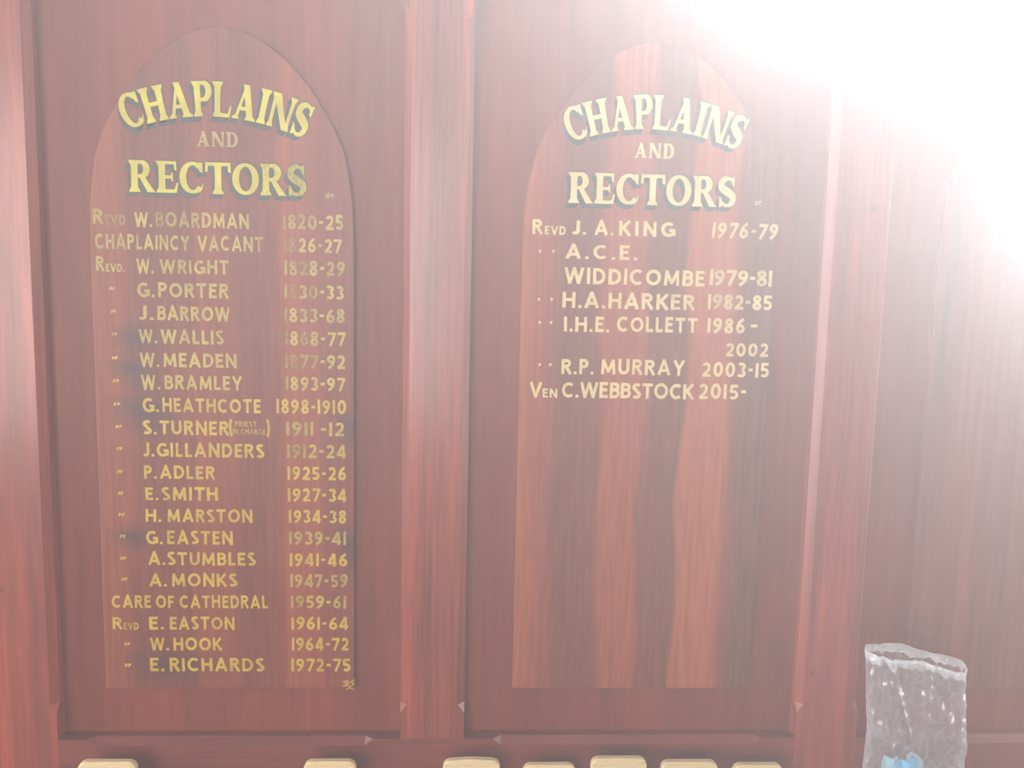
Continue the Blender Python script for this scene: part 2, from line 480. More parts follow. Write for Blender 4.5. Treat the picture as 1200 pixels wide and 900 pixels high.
h = SW / 2
T_, Bm = 1 - h, h
GL = {
    'A': (0.86, [[(h * .8, 0), (0.43, 1.0 - h * .4), (0.86 - h * .8, 0)], [(0.20, .30), (0.66, .30)]]),
    'B': (0.64, [[(h, 0), (h, 1)], [(h, T_), (.34, T_)] + arc(.34, .745, .20, .745 - .5 - h * .0 - .0, 90, -90, 8)[0:0] + arc(.34, .72, .2, T_ - .72, 90, -90, 8) + [(h, .72 * 2 - T_)],
                   [(.36, .72 * 2 - T_)] + arc(.36, (.72 * 2 - T_ + Bm) / 2, .215, (.72 * 2 - T_ - Bm) / 2, 90, -90, 8) + [(h, Bm)]]),
    'C': (0.80, [arc(.45, .5, .45 - h, .5 - h, 48, 312, 20)]),
    'D': (0.76, [[(h, 0), (h, 1)], [(h, T_), (.30, T_)] + arc(.30, .5, .46 - h, .5 - h, 90, -90, 14) + [(h, Bm)]]),
    'E': (0.56, [[(h, 0), (h, 1)], [(h, T_), (.56, T_)], [(h, .52), (.50, .52)], [(h, Bm), (.56, Bm)]]),
    'F': (0.54, [[(h, 0), (h, 1)], [(h, T_), (.54, T_)], [(h, .50), (.48, .50)]]),
    'G': (0.84, [arc(.45, .5, .45 - h, .5 - h, 48, 318, 20), [(.50, .44), (.80, .44)], [(.80 - h * .2, .52), (.80 - h * .2, .08)]]),
    'H': (0.76, [[(h, 0), (h, 1)], [(.76 - h, 0), (.76 - h, 1)], [(h, .52), (.76 - h, .52)]]),
    'I': (SW, [[(h, 0), (h, 1)]]),
    'J': (0.46, [[(.46 - h, 1), (.46 - h, .28)] + arc(.22, .28, .24 - h, .28 - h, 0, -150, 8)]),
    'K': (0.70, [[(h, 0), (h, 1)], [(.64, 1), (h * 1.5, .42)], [(.26, .56), (.67, 0)]]),
    'L': (0.52, [[(h, 0), (h, 1)], [(h, Bm), (.52, Bm)]]),
    'M': (0.96, [[(h, 0), (h + .06, 1 - h), (.48, .18), (.96 - h - .06, 1 - h), (.96 - h, 0)]]),
    'N': (0.80, [[(h, 0), (h, .96), (.80 - h, .04), (.80 - h, 1)]]),
    'O': (0.92, [arc(.46, .5, .46 - h, .5 - h, 0, 360, 24)]),
    'P': (0.62, [[(h, 0), (h, 1)], [(h, T_), (.34, T_)] + arc(.34, .70, .28 - h, T_ - .70, 90, -90, 8) + [(h, 1.4 - T_)]]),
    'R': (0.68, [[(h, 0), (h, 1)], [(h, T_), (.36, T_)] + arc(.36, .72, .28 - h, T_ - .72, 90, -90, 8) + [(h, 1.44 - T_)], [(.32, .50), (.63, 0)]]),
    'S': (0.58, [arc(.30, .745, .245 - h * .4, .255 - h, 35, 270, 12)[:-1] + [(.30, .51)] + arc(.28, .265, .28 - h * .6, .265 - h, 75, -145, 12)]),
    'T': (0.70, [[(0, T_), (.70, T_)], [(.35, 0), (.35, 1)]]),
    'U': (0.74, [[(h, 1), (h, .36)] + arc(.37, .36, .37 - h, .36 - h, 180, 360, 12) + [(.74 - h, 1)]]),
    'V': (0.84, [[(h * .8, 1), (.42, h * .4), (.84 - h * .8, 1)]]),
    'W': (1.18, [[(h * .8, 1), (.32, h * .5), (.59, .94), (.86, h * .5), (1.18 - h * .8, 1)]]),
    'Y': (0.78, [[(h * .8, 1), (.39, .44), (.78 - h * .8, 1)], [(.39, 0), (.39, .46)]]),
    '.': (0.19, [[(.095, 0), (.095, .19)]]),
    '-': (0.36, [[(.02, .50), (.34, .50)]]),
    '(': (0.26, [arc(.36, .5, .27, .62, 125, 235, 8)]),
    ')': (0.26, [arc(-.10, .5, .27, .62, 55, -55, 8)]),
    '0': (0.68, [arc(.34, .5, .34 - h, .5 - h, 0, 360, 20)]),
    '1': (0.20, [[(.10, 0), (.10, 1)]]),
    '2': (0.60, [arc(.29, .70, .29 - h, .30 - h, 165, -20, 10) + [(.44, .48), (.10, Bm), (.60, Bm)]]),
    '3': (0.58, [arc(.27, .74, .25 - h * .4, .26 - h, 150, -80, 10), arc(.27, .28, .29 - h * .6, .28 - h, 85, -150, 10)]),
    '4': (0.66, [[(.66, .26), (.06, .26), (.46, 1)], [(.48, 0), (.48, 1)]]),
    '5': (0.58, [[(.54, T_), (.14, T_), (.11, .55)] + arc(.27, .32, .30 - h * .8, .32 - h, 110, -145, 12)]),
    '6': (0.62, [arc(.31, .31, .31 - h, .31 - h, 0, 360, 16), [(.50, .97), (.24, .74), (.10, .42)]]),
    '7': (0.58, [[(0, T_), (.54, T_), (.18, 0)]]),
    '8': (0.60, [arc(.30, .75, .25 - h * .7, .25 - h * .8, 0, 360, 14), arc(.30, .27, .30 - h, .28 - h * .9, 0, 360, 16)]),
    '9': (0.62, [arc(.31, .69, .31 - h, .31 - h, 0, 360, 16), [(.12, .03), (.38, .26), (.52, .58)]]),
}


def strip(pts, w, limit=1.7):
    """mitred strip polygon quads of a polyline in 2-D; w is one width or one per point"""
    P = [Vector(p) for p in pts]
    ws = w if isinstance(w, (list, tuple)) else [w] * len(P)
    closed = (P[0] - P[-1]).length < 1e-6 and len(P) > 3
    L, R = [], []
    k = len(P)
    for i in range(k):
        if closed:
            a, c = P[(i - 1) % (k - 1)], P[(i + 1) % (k - 1)]
        else:
            a, c = P[max(i - 1, 0)], P[min(i + 1, k - 1)]
        d1 = (P[i] - a).normalized() if (P[i] - a).length > 1e-9 else (c - P[i]).normalized()
        d2 = (c - P[i]).normalized() if (c - P[i]).length > 1e-9 else d1
        n1, n2 = Vector((-d1.y, d1.x)), Vector((-d2.y, d2.x))
        nn = n1 + n2
        nn = nn.normalized() if nn.length > 1e-4 else n1
        s = min(1 / max(nn.dot(n1), 0.2), limit)
        L.append(P[i] + nn * (ws[i] / 2 * s)); R.append(P[i] - nn * (ws[i] / 2 * s))
    return [(L[i], R[i], R[i + 1], L[i + 1]) for i in range(k - 1)]


def split_sharp(pl):
    """break a stroke at its sharp corners; the pieces overlap there like brush strokes"""
    out, cur = [], [Vector(pl[0])]
    for i in range(1, len(pl)):
        b_ = Vector(pl[i]); cur.append(b_)
        if i < len(pl) - 1:
            d1 = (b_ - cur[-2]).normalized(); d2 = (Vector(pl[i + 1]) - b_).normalized()
            if d1.dot(d2) < 0.55:
                cur[-1] = b_ + d1 * SW * 0.30
                out.append(cur)
                cur = [b_ - d2 * SW * 0.30]
    out.append(cur)
    return out


rng = random.Random(4)


def text_mesh(mb, s, x0, x1, z0, z1, y, wear=None, gap=0.17, space=0.42, jitter=1.0, slant=0.0, base_wear=0.0):
    """one painted word row: capitals between x0 and x1, foot z0, head z1; wear: {letter index: amount}"""
    H = z1 - z0
    adv, x = [], 0.0
    for ch in s:
        if ch == ' ':
            x += space; adv.append(None); continue
        wd = GL[ch][0]
        adv.append(x); x += wd + gap
    tot = x - gap
    sx = (x1 - x0) / tot
    for i, ch in enumerate(s):
        if ch == ' ': continue
        jz = rng.uniform(-.012, .012) * H * jitter
        sh = rng.uniform(-.02, .02) * jitter + slant
        sy = 1 + rng.uniform(-.025, .025) * jitter
        wr = min(base_wear + rng.uniform(-.04, .08) + (wear or {}).get(i, 0), .46)
        for pl in (p_ for whole in GL[ch][1] for p_ in split_sharp(whole)):
            for q in strip(pl, SW * rng.uniform(.93, 1.07)):
                mb.face([(x0 + (adv[i] + p.x + p.y * sh) * sx if abs(sx / H - 1) < 9 else 0, y, z0 + jz + p.y * H * sy) for p in q], wr)


LY = 0.0003


def row(parent, mat, text, px0, px1, pt, pb, name, wear=None, **kw):
    a, b_ = at(px0, (pt + pb) / 2, BY), at(px1, (pt + pb) / 2, BY)
    xm = (px0 + px1) / 2
    zt, zb = at(xm, pt, BY).z, at(xm, pb, BY).z
    m = MB()
    text_mesh(m, text, a.x, b_.x, zb, zt, BY - LY, wear, **kw)
    return m.build(name, mat, parent, attr=True, fix=False)


def multi(parent, mat, name, items):
    """one row made of several words at their own places; one mesh"""
    m = MB()
    for it in items:
        text, px0, px1, pt, pb = it[:5]
        kw = it[5] if len(it) > 5 else {}
        a, b_ = at(px0, (pt + pb) / 2, BY), at(px1, (pt + pb) / 2, BY)
        xm = (px0 + px1) / 2
        text_mesh(m, text, a.x, b_.x, at(xm, pb, BY).z, at(xm, pt, BY).z, BY - LY, **kw)
    return m.build(name, mat, parent, attr=True, fix=False)


def ditto(parent, mat, xa, xb, yc, size=1.0, round_=False, apart=0.42):
    m = MB()
    w = (xb - xa)
    for k in (0, 1):
        cx = xa + w * (0.25 + (0.5 if k else 0)) if not round_ else (xa if k == 0 else xb)
        hh, ww = 2.1 * size, w * 0.19 if not round_ else 1.7 * size
        sl = rng.uniform(0.5, 1.6) if not round_ else 0.4
        P = [at(cx - ww + sl * 0.4, yc - hh, BY), at(cx + ww + sl * 0.6, yc - hh * .8, BY), at(cx + ww * .6 - sl * .3, yc + hh * .6, BY), at(cx - ww * .6 - sl, yc + hh, BY)]
        m.face([(p.x, BY - LY, p.z) for p in P], rng.uniform(-.05, .15))
    return m.build('ditto_mark', mat, parent, attr=True, fix=False)


# ---- left board rows: (lead, name, years); wear darkens the rubbed figures
G1, G2, GC = M_GOLD1, M_GOLD2, M_GLARE_GOLD
W18 = {0: .35, 1: .32}


def left_rows():
    P = B1
    multi(P, G1, 'title_lettering', [('R', 109, 121, 244.5, 262.5, dict(base_wear=.22)), ('EVD', 123, 147, 251.5, 263.5, dict(base_wear=.30))])
    multi(P, G1, 'name_lettering', [('W.', 157.5, 178, 249, 266), ('BOARDMAN', 182.5, 292, 249.5, 267, dict(wear={0: .40, 1: .25, 2: .22, 3: .12}))])
    row(P, G1, '1820-25', 332, 402, 251.6, 269, 'year_lettering', {0: .30, 1: .12, 2: .12, 3: .1}, jitter=1.2)
    multi(P, G1, 'name_lettering', [('CHAPLAINCY', 111.5, 222, 275, 292.5, dict(base_wear=.06)), ('VACANT', 231.5, 308, 277, 294.5, dict(wear={5: .18}))])
    row(P, G1, '1826-27', 333, 400, 279.5, 296, 'year_lettering', {0: .42, 1: .35, 2: .05, 4: .1})
    multi(P, G1, 'title_lettering', [('R', 112.5, 122, 300.5, 317.5), ('EVD.', 124, 146, 309, 318.5)])
    multi(P, G1, 'name_lettering', [('W.', 160, 180, 303.5, 320.5), ('WRIGHT', 187.5, 268, 304.5, 321, dict(wear={0: .12, 1: .12, 2: .1}))])
    row(P, G1, '1828-29', 333.5, 404, 306, 323, 'year_lettering', {0: .08, 1: .25, 2: .28, 3: .05, 5: .22, 6: .24})
    multi(P, G1, 'name_lettering', [('G.', 161, 181, 331, 348.5), ('PORTER', 185.5, 268, 332, 349)])
    row(P, G1, '1830-33', 333.5, 402.5, 333.8, 350.5, 'year_lettering', {0: .2, 1: .48, 2: .12, 3: .28})
    multi(P, G1, 'name_lettering', [('J.', 162, 180, 358, 375), ('BARROW', 184.5, 269.6, 359, 376)])
    row(P, G1, '1833-68', 333.5, 404, 361.5, 378, 'year_lettering', {0: .34, 1: .0, 2: .1, 3: .12, 5: .15, 6: .15})
    multi(P, G1, 'name_lettering', [('W.', 163, 184, 386, 402), ('WALLIS', 188.5, 262, 386.5, 403)])
    row(P, G1, '1868-77', 334.4, 404.6, 388.8, 405.2, 'year_lettering', {0: .42, 2: .36, 3: .06})
    multi(P, G1, 'name_lettering', [('W.', 164, 186.5, 413.5, 430), ('MEADEN', 191.5, 277.4, 414, 430.6)])
    row(P, G1, '1877-92', 334.4, 404.6, 415.8, 432, 'year_lettering', {0: .34, 1: .42, 2: .25, 3: .25})
    multi(P, G1, 'name_lettering', [('W.', 165.5, 187.5, 439.5, 456.5), ('BRAMLEY', 193, 284, 440.3, 457)])
    row(P, G1, '1893-97', 335, 404, 442, 458, 'year_lettering', {0: .12})
    multi(P, G2, 'name_lettering', [('G.', 167.6, 186, 466, 483), ('HEATHCOTE', 190.5, 305.6, 467, 483.5)])
    row(P, G2, '1898-1910', 324, 405.5, 468.3, 484.8, 'year_lettering')
    multi(P, G2, 'name_lettering', [('S.', 167.6, 183.5, 492.6, 509), ('TURNER', 187, 268, 493, 509.5),
                                    ('(', 268.5, 272.5, 492, 511, dict(base_wear=.1)), (')', 312.5, 316.5, 492, 511.5, dict(base_wear=.1)),
                                    ('PRIEST', 275, 301, 493.6, 500, dict(base_wear=.22)), ('IN CHARGE', 273, 311.5, 502.6, 509, dict(base_wear=.22))])
    row(P, G1, '1911 -12', 335.6, 403.4, 494.8, 511, 'year_lettering', {0: .2, 1: .2, 2: .12, 3: .12}, space=.3)
    row(P, G2, 'J.GILLANDERS', 167.6, 309.5, 519.3, 535.7, 'name_lettering')
    row(P, G1, '1912-24', 336.5, 405.5, 521, 537, 'year_lettering', {0: .2, 1: .2, 2: .15})
    multi(P, G2, 'name_lettering', [('P.', 169, 183.5, 545.4, 561), ('ADLER', 187.5, 252, 545.8, 561.3)])
    row(P, G2, '1925-26', 337, 405.5, 546.8, 562.6, 'year_lettering', {0: .06, 1: .06})
    multi(P, G2, 'name_lettering', [('E.', 170.6, 185.5, 571, 586), ('SMITH', 189.5, 255.5, 571, 586.5)])
    row(P, G2, '1927-34', 337.4, 406, 572.5, 588, 'year_lettering')
    multi(P, G2, 'name_lettering', [('H.', 170.6, 189, 596.4, 611.5), ('MARSTON', 196.5, 296, 596.8, 612)])
    row(P, G2, '1934-38', 338.6, 405.5, 597.8, 613, 'year_lettering')
    multi(P, G2, 'name_lettering', [('G.', 171.5, 190.5, 622, 637.5), ('EASTEN', 196, 273, 622, 637.8)])
    row(P, G1, '1939-41', 339, 405.5, 623, 638.3, 'year_lettering', {0: .1, 1: .1, 2: .05})
    row(P, G2, 'A.STUMBLES', 174, 299.6, 647, 662.4, 'name_lettering')
    row(P, G2, '1941-46', 339.5, 407, 648.4, 663.6, 'year_lettering')
    multi(P, G2, 'name_lettering', [('A.', 175, 195.5, 672, 687), ('MONKS', 201.5, 278, 672, 687.3)])
    row(P, G1, '1947-59', 340.4, 407.6, 673, 688.2, 'year_lettering', {5: .12, 6: .12})
    multi(P, G2, 'name_lettering', [('CARE', 131, 177, 697.5, 712.3), ('OF', 183, 204, 697.6, 712.4), ('CATHEDRAL', 210.5, 314, 697.6, 712.6)])
    row(P, G1, '1959-61', 341, 405.5, 698, 713, 'year_lettering', {0: .05, 1: .15, 2: .05})
    multi(P, G2, 'title_lettering', [('R', 132, 143.5, 723, 737.3), ('EVD', 145, 162.5, 729.5, 737.6, dict(base_wear=.1))])
    multi(P, G2, 'name_lettering', [('E.', 175, 192, 722.6, 737.5), ('EASTON', 199, 275, 722.6, 737.6)])
    row(P, G2, '1961-64', 341.6, 408, 723, 737.8, 'year_lettering')
    multi(P, G2, 'name_lettering', [('W.', 176, 198, 747, 762), ('HOOK', 203.5, 260, 747, 762)])
    row(P, G2, '1964-72', 342, 408.5, 747.3, 762.3, 'year_lettering', {1: .05})
    multi(P, G2, 'name_lettering', [('E.', 176, 192.5, 771, 786.4), ('RICHARDS', 199, 309.5, 771, 786.6)])
    row(P, G2, '1972-75', 341.6, 410.6, 771.4, 786.8, 'year_lettering')
    for xa, xb, yc in ((128, 135, 338), (130, 136, 365), (131, 137.6, 391.5), (131, 138, 419.5), (132.5, 140, 446.3), (133, 141, 473.5), (135.5, 143, 500),
                       (137, 143.6, 525.6), (137.5, 144, 552.6), (138.5, 144.5, 578), (138.5, 146.6, 603), (140.6, 147.5, 628.5), (141, 148, 654),
                       (142, 149.6, 678.6), (146, 153, 754.5), (146, 154, 779.4)):
        ditto(P, G2 if yc > 400 else G1, xa, xb, yc)


def right_rows():
    P = B2
    multi(P, GC, 'title_lettering', [('R', 624, 636, 257, 274.5), ('EVD', 638.5, 663, 265, 275)])
    multi(P, GC, 'name_lettering', [('J.', 670, 687, 258, 275), ('A.', 697, 719, 258.5, 275.6), ('KING', 725.5, 791, 259.5, 277, dict(gap=.30))])
    row(P, GC, '1976-79', 834, 911, 261.5, 279.5, 'year_lettering', slant=.10, base_wear=.12)
    row(P, GC, 'A.C.E.', 663, 747, 287, 304, 'name_lettering', gap=.26)
    row(P, GC, 'WIDDICOMBE', 661.5, 826, 315.3, 334, 'name_lettering')
    row(P, GC, '1979-81', 831.5, 904.5, 316.5, 335, 'year_lettering', {0: .1, 1: .15, 2: .1, 5: .2}, gap=.08)
    row(P, GC, 'H.A.HARKER', 659, 814.5, 343.3, 362, 'name_lettering', {6: .0, 8: .1, 9: .12})
    row(P, GC, '1982-85', 829.5, 904.5, 345.5, 363, 'year_lettering', {0: .1, 1: .2, 2: .25, 3: .2, 4: .1}, gap=.12)
    multi(P, GC, 'name_lettering', [('I.H.E.', 661, 714, 371, 389), ('COLLETT', 723, 817.5, 371.7, 389.5)])
    multi(P, GC, 'year_lettering', [('1986', 829, 873, 373, 390.5), ('-', 879, 888, 373, 390.5)])
    row(P, GC, '2002', 850.5, 900, 402, 417.8, 'year_lettering')
    multi(P, GC, 'name_lettering', [('R.P.', 658, 695.5, 420.8, 438.5), ('MURRAY', 704.5, 802.5, 421.3, 439.3)])
    row(P, GC, '2003-15', 823, 901, 424.5, 442, 'year_lettering')
    multi(P, GC, 'title_lettering', [('V', 620.5, 635, 447.5, 465.5), ('EN', 636, 653, 455.5, 465.8)])
    row(P, GC, 'C.WEBBSTOCK', 658.5, 813, 448.6, 467, 'name_lettering', gap=.1)
    row(P, GC, '2015-', 819, 874.5, 450, 467.8, 'year_lettering')
    for xa, xb, yc in ((633, 648.6, 294.6), (631.5, 646.5, 351), (632.5, 646, 378), (632.5, 645, 427.5)):
        ditto(P, GC, xa, xb, yc, size=.9, round_=True)


left_rows()
right_rows()


# ---- the display alphabet: thick and thin strokes with bracketed serifs
def stem(x, y0, y1, w, f=0.075, fl=True, fr=True):
    a, b_ = (f if fl else 0), (f if fr else 0)
    hw = w / 2
    P = [(x - hw - a, y0), (x + hw + b_, y0), (x + hw + b_ * .9, y0 + .05), (x + hw, y0 + .16), (x + hw * .94, (y0 + y1) / 2), (x + hw, y1 - .16), (x + hw + b_ * .9, y1 - .05), (x + hw + b_, y1),
         (x - hw - a, y1), (x - hw - a * .9, y1 - .05), (x - hw, y1 - .16), (x - hw * .94, (y0 + y1) / 2), (x - hw, y0 + .16), (x - hw - a * .9, y0 + .05)]
    q = []
    n_ = len(P)
    for k in range(6):      # quads up the stem keep every face convex
        q.append((P[(n_ - k) % n_], P[1 + k], P[2 + k], P[n_ - 1 - k]))
    return [tuple(Vector(p) for p in f_) for f_ in q]


def poly(*pts): return [tuple(Vector(p) for p in pts)]


def swell(cx, cy, rx, ry, a0, a1, thin, thick, n=22):
    pts = arc(cx, cy, rx, ry, a0, a1, n)
    ws = [thin + (thick - thin) * abs(math.cos(math.radians(a0 + (a1 - a0) * i / n))) ** 1.4 for i in range(n + 1)]
    return strip(pts, ws)


TK, TN = 0.235, 0.105
DG = {
    'C': (.84, swell(.46, .5, .46 - TK / 2, .5 - TN / 2, 50, 318, TN, TK) + poly((.66, .98), (.80, .98), (.80, .64), (.70, .70), (.62, .86)) + poly((.64, .08), (.80, .28), (.84, .34), (.78, .12), (.68, .02))),
    'H': (.94, stem(.20, 0, 1, TK) + stem(.74, 0, 1, TK) + poly((.3, .44), (.64, .44), (.64, .56), (.3, .56))),
    'A': (.98, poly((.08, 0), (.22, 0), (.50, .86), (.40, .86)) + poly((.36, 1.0), (.58, 1.0), (.90, 0), (.62, 0)) + poly((.22, .26), (.72, .26), (.72, .37), (.24, .37))
          + poly((0, 0), (.30, 0), (.29, .05), (.18, .11), (.10, .11), (.01, .05)) + poly((.54, 0), (.98, 0), (.97, .05), (.86, .12), (.62, .12), (.55, .05))),
    'P': (.74, stem(.20, 0, 1, TK) + strip([(.28, .94), (.42, .945)] + arc(.42, .71, .21, .235, 90, -90, 12) + [(.28, .47)], [.11, .11] + [.11 + .12 * math.sin(math.pi * i / 12) for i in range(13)] + [.10])),
    'L': (.76, stem(.20, 0, 1, TK) + poly((.2, 0), (.70, 0), (.72, .10), (.2, .12)) + poly((.60, .06), (.70, 0), (.76, .34), (.70, .32))),
    'I': (.40, stem(.20, 0, 1, TK)),
    'N': (.96, stem(.14, 0, 1, .14, .06) + stem(.82, 0, 1, .14, .06) + poly((.04, 1), (.32, 1), (.89, .0), (.66, 0))),
    'S': (.68, strip(arc(.34, .72, .225, .225, 40, 200, 10) + [(.20, .58), (.34, .50), (.47, .42)] + arc(.34, .275, .225, .22, 25, -150, 12),
                     [.10, .10, .11, .13, .16, .18, .20, .21, .22, .22, .23, .25, .27, .25, .23, .22, .21, .20, .18, .16, .14, .12, .11, .11, .10, .10, .10])
          + poly((.46, .95), (.60, 1.0), (.60, .66), (.52, .70)) + poly((.05, .36), (.13, .30), (.22, .05), (.06, .0))),
    'R': (.90, stem(.20, 0, 1, TK) + strip([(.28, .94), (.42, .945)] + arc(.42, .725, .20, .22, 90, -90, 12) + [(.28, .51)], [.11, .11] + [.11 + .12 * math.sin(math.pi * i / 12) for i in range(13)] + [.10])
          + poly((.34, .52), (.54, .50), (.84, .08), (.92, 0), (.64, 0))),
    'E': (.76, stem(.20, 0, 1, TK, fr=False) + poly((.2, .90), (.66, .90), (.70, 1), (.2, 1)) + poly((.60, .94), (.70, 1), (.70, .70), (.64, .72)) + poly((.2, .45), (.52, .45), (.52, .55), (.2, .55))
          + poly((.50, .50), (.52, .38), (.58, .36), (.58, .64), (.52, .62)) + poly((.2, 0), (.70, 0), (.68, .11), (.2, .11)) + poly((.60, .06), (.70, 0), (.76, .32), (.70, .32))),
    'T': (.90, stem(.45, 0, 1, TK) + poly((.04, .89), (.86, .89), (.86, 1), (.04, 1)) + poly((.02, 1.02), (.12, .96), (.10, .70), (.00, .68)) + poly((.88, 1.02), (.78, .96), (.80, .70), (.90, .68))),
    'O': (.92, swell(.46, .5, .46 - TK / 2, .5 - TN / 2, 0, 360, TN, TK, 32)),
    'D': (.86, stem(.20, 0, 1, TK) + strip([(.24, .945), (.40, .945)] + arc(.40, .5, .34, .445, 90, -90, 16) + [(.24, .055)], [.10, .10] + [.10 + .14 * math.sin(math.pi * i / 16) for i in range(17)] + [.10])),
}


def display(parent, s, place, face_mat, shade_mat, name, gap=.05, layers=True, wear=None, thin=1.0):
    """place(u, v) -> (x, z) where u runs along the foot line in letter heights, v is the height"""
    g, sh, wi = MB(), MB(), 0.0
    x = 0.0
    outs = []
    for i, ch in enumerate(s):
        w, quads = DG[ch]
        outs.append((x, quads)); x += w + gap
    tot = x - gap
    for i, (x0, quads) in enumerate(outs):
        for q in quads:
            g.face([(*(lambda p_: (p_[0], BY - 0.0006, p_[1]))(place((x0 + p.x) / tot, p.y, tot)),) for p in q], (wear or {}).get(i, -.2))
    if layers:
        for k in range(8):
            du, dv = -.115 * k / 7, -.155 * k / 7
            for i, (x0, quads) in enumerate(outs):
                for q in quads:
                    c = sum((Vector(p) for p in q), Vector((0, 0))) / len(q)
                    sh.face([(*(lambda p_: (p_[0], BY - 0.00015 - 0.000003 * k, p_[1]))(place((x0 + p.x + du + (.03 if k == 0 and p.x > c.x else 0)) / tot, p.y + dv + (.03 if k == 0 and p.y > c.y else 0), tot)),) for p in q],
                            -.12 + (wear or {}).get(i, 0) * .5)
        sh.build(name + '_shade', shade_mat, parent, attr=True, fix=False)
    return g.build(name, face_mat, parent, attr=True, fix=False)


def straight(px0, px1, pt, pb):
    a, b_ = at(px0, (pt + pb) / 2, BY), at(px1, (pt + pb) / 2, BY)
    xm = (px0 + px1) / 2
    zb, zt = at(xm, pb, BY).z, at(xm, pt, BY).z
    return lambda u, v, tot: (a.x + (b_.x - a.x) * u, zb + (zt - zb) * v)


def arched(apex, R, a0, a1, H):
    """letters stand on a circle of radius R whose top is at apex; a0, a1 its end angles in degrees"""
    A = at(*apex, BY)

    def f(u, v, tot):
        t = math.radians(a0 + (a1 - a0) * u)
        r = R + H * v
        return (A.x + r * math.sin(t), A.z - R + r * math.cos(t))
    return f


display(B1, 'CHAPLAINS', arched((248, 136.5), 0.262, -22.2, 24.5, 0.041), M_HEAD, M_SHADE, 'arched_heading', gap=.03)
display(B1, 'AND', straight(230.5, 279, 154.5, 172), M_AND, M_SHADE, 'small_heading', gap=.12, layers=False)
display(B1, 'RECTORS', straight(151, 359.5, 190.5, 227.5), M_HEAD, M_SHADE, 'lower_heading', gap=.04, wear={5: .12, 6: .34})
display(B2, 'CHAPLAINS', arched((763, 151.5), 0.262, -22.0, 24.3, 0.041), M_GLARE_GOLD, M_SHADE, 'arched_heading', gap=.03)
display(B2, 'AND', straight(743.5, 790, 168, 185.5), M_GLARE_GOLD, M_SHADE, 'small_heading', gap=.12, layers=False)
display(B2, 'RECTORS', straight(666, 863, 204.5, 240.5), M_GLARE_GOLD, M_SHADE, 'lower_heading', gap=.04)


def scribble(parent, mat, strokes, wpx, name):
    m = MB()
    for s in strokes:
        P = [at(x, y, BY) for x, y in s]
        for q in strip([(p.x, p.z) for p in P], wpx * 0.00104):
            m.face([(p.x, BY - LY, p.y) for p in q], -.1)
    return m.build(name, mat, parent, attr=True, fix=False)


scribble(B1, M_GOLD2, [[(401, 798.5), (408, 797.5)], [(404.5, 798), (402.5, 804), (406, 803)], [(406.5, 798), (405, 804.5)], [(406.5, 799), (410, 799.5), (406.5, 801.5), (410, 805)],
                       [(416, 796), (411.5, 799), (415.5, 801.5), (411, 804)], [(406, 807.5), (410, 805.8), (414.5, 807.5)]], 1.3, 'signwriter_mark')
scribble(B1, M_AND, [[(380.5, 227), (386, 231.5)], [(385, 224.5), (384, 233.5)], [(381, 231.5), (388.5, 228)], [(388.5, 226.5), (391, 231.5)], [(387.5, 231), (391.5, 228)]], 1.1, 'painted_flourish')
scribble(B2, M_GLARE_GOLD, [[(885, 240.5), (885.6, 236.3), (888, 237), (886, 238.4), (888.3, 240.6)], [(888.8, 236.5), (892.6, 236.5)], [(890.6, 236.5), (890.2, 240.6)]], 1.0, 'signwriter_mark')

# ------------------------------------------------------------------ pale sticks standing on the shelf against the frame
SY = -0.040


def stick(x0, x1, ytop, label, sag=0.0, Y=SY):
    a, b_ = at(x0, ytop, Y), at(x1, ytop, Y)
    z1 = (a.z + b_.z) / 2
    r = 0.010
    xl, xr = a.x, b_.x
    t = thing('wooden_stick', ((xl + xr) / 2, Y, SHELF_Z), label, 'stick', 'pale wooden sticks along the foot of the frame')
    pr = [(xl, SHELF_Z), (xr, SHELF_Z)] + [(p[0], p[1]) for p in arc(xr - r, z1 - r, r, r, 0, 90, 6)]
    k = 8
    for i in range(1, k):
        u = i / k
        pr.append((xr - r + (xl + r - xr + r) * u, z1 + sag * math.sin(math.pi * u)))
    pr += arc(xl + r, z1 - r, r, r, 90, 180, 6)
    m = MB()
    e = 0.0012
    cx, cz = (xl + xr) / 2, (SHELF_Z + z1) / 2

    def ring(y, ins):
        return [(x + (ins if x < cx else -ins), y, z + (ins if z < cz else -ins)) for x, z in pr]
    m.loft([ring(Y, e), ring(Y + e, 0), ring(Y + 0.009 - e, 0), ring(Y + 0.009, e)])
    m.build('stick_body', M_SLAT, t)
    return t


stick(90, 158.5, 893.5, 'pale wooden stick under the left end of the long name list, leftmost of the row')
stick(355.5, 416.5, 893, 'pale wooden stick standing alone below the right end of the long year column')
stick(519, 586, 892, 'pale wooden stick with gently domed top below the middle stile of the frame', sag=.0015)
stick(613, 675, 897, 'low pale wooden stick below the left edge of the short-list panel')
stick(693, 758.5, 889.5, 'tallest pale wooden stick, below the middle of the short-list panel')
stick(775.5, 842, 893.5, 'pale wooden stick between the tallest stick and the rightmost stick')
stick(860, 918.5, 897, 'rightmost pale wooden stick, nearest to the clear plastic bag')

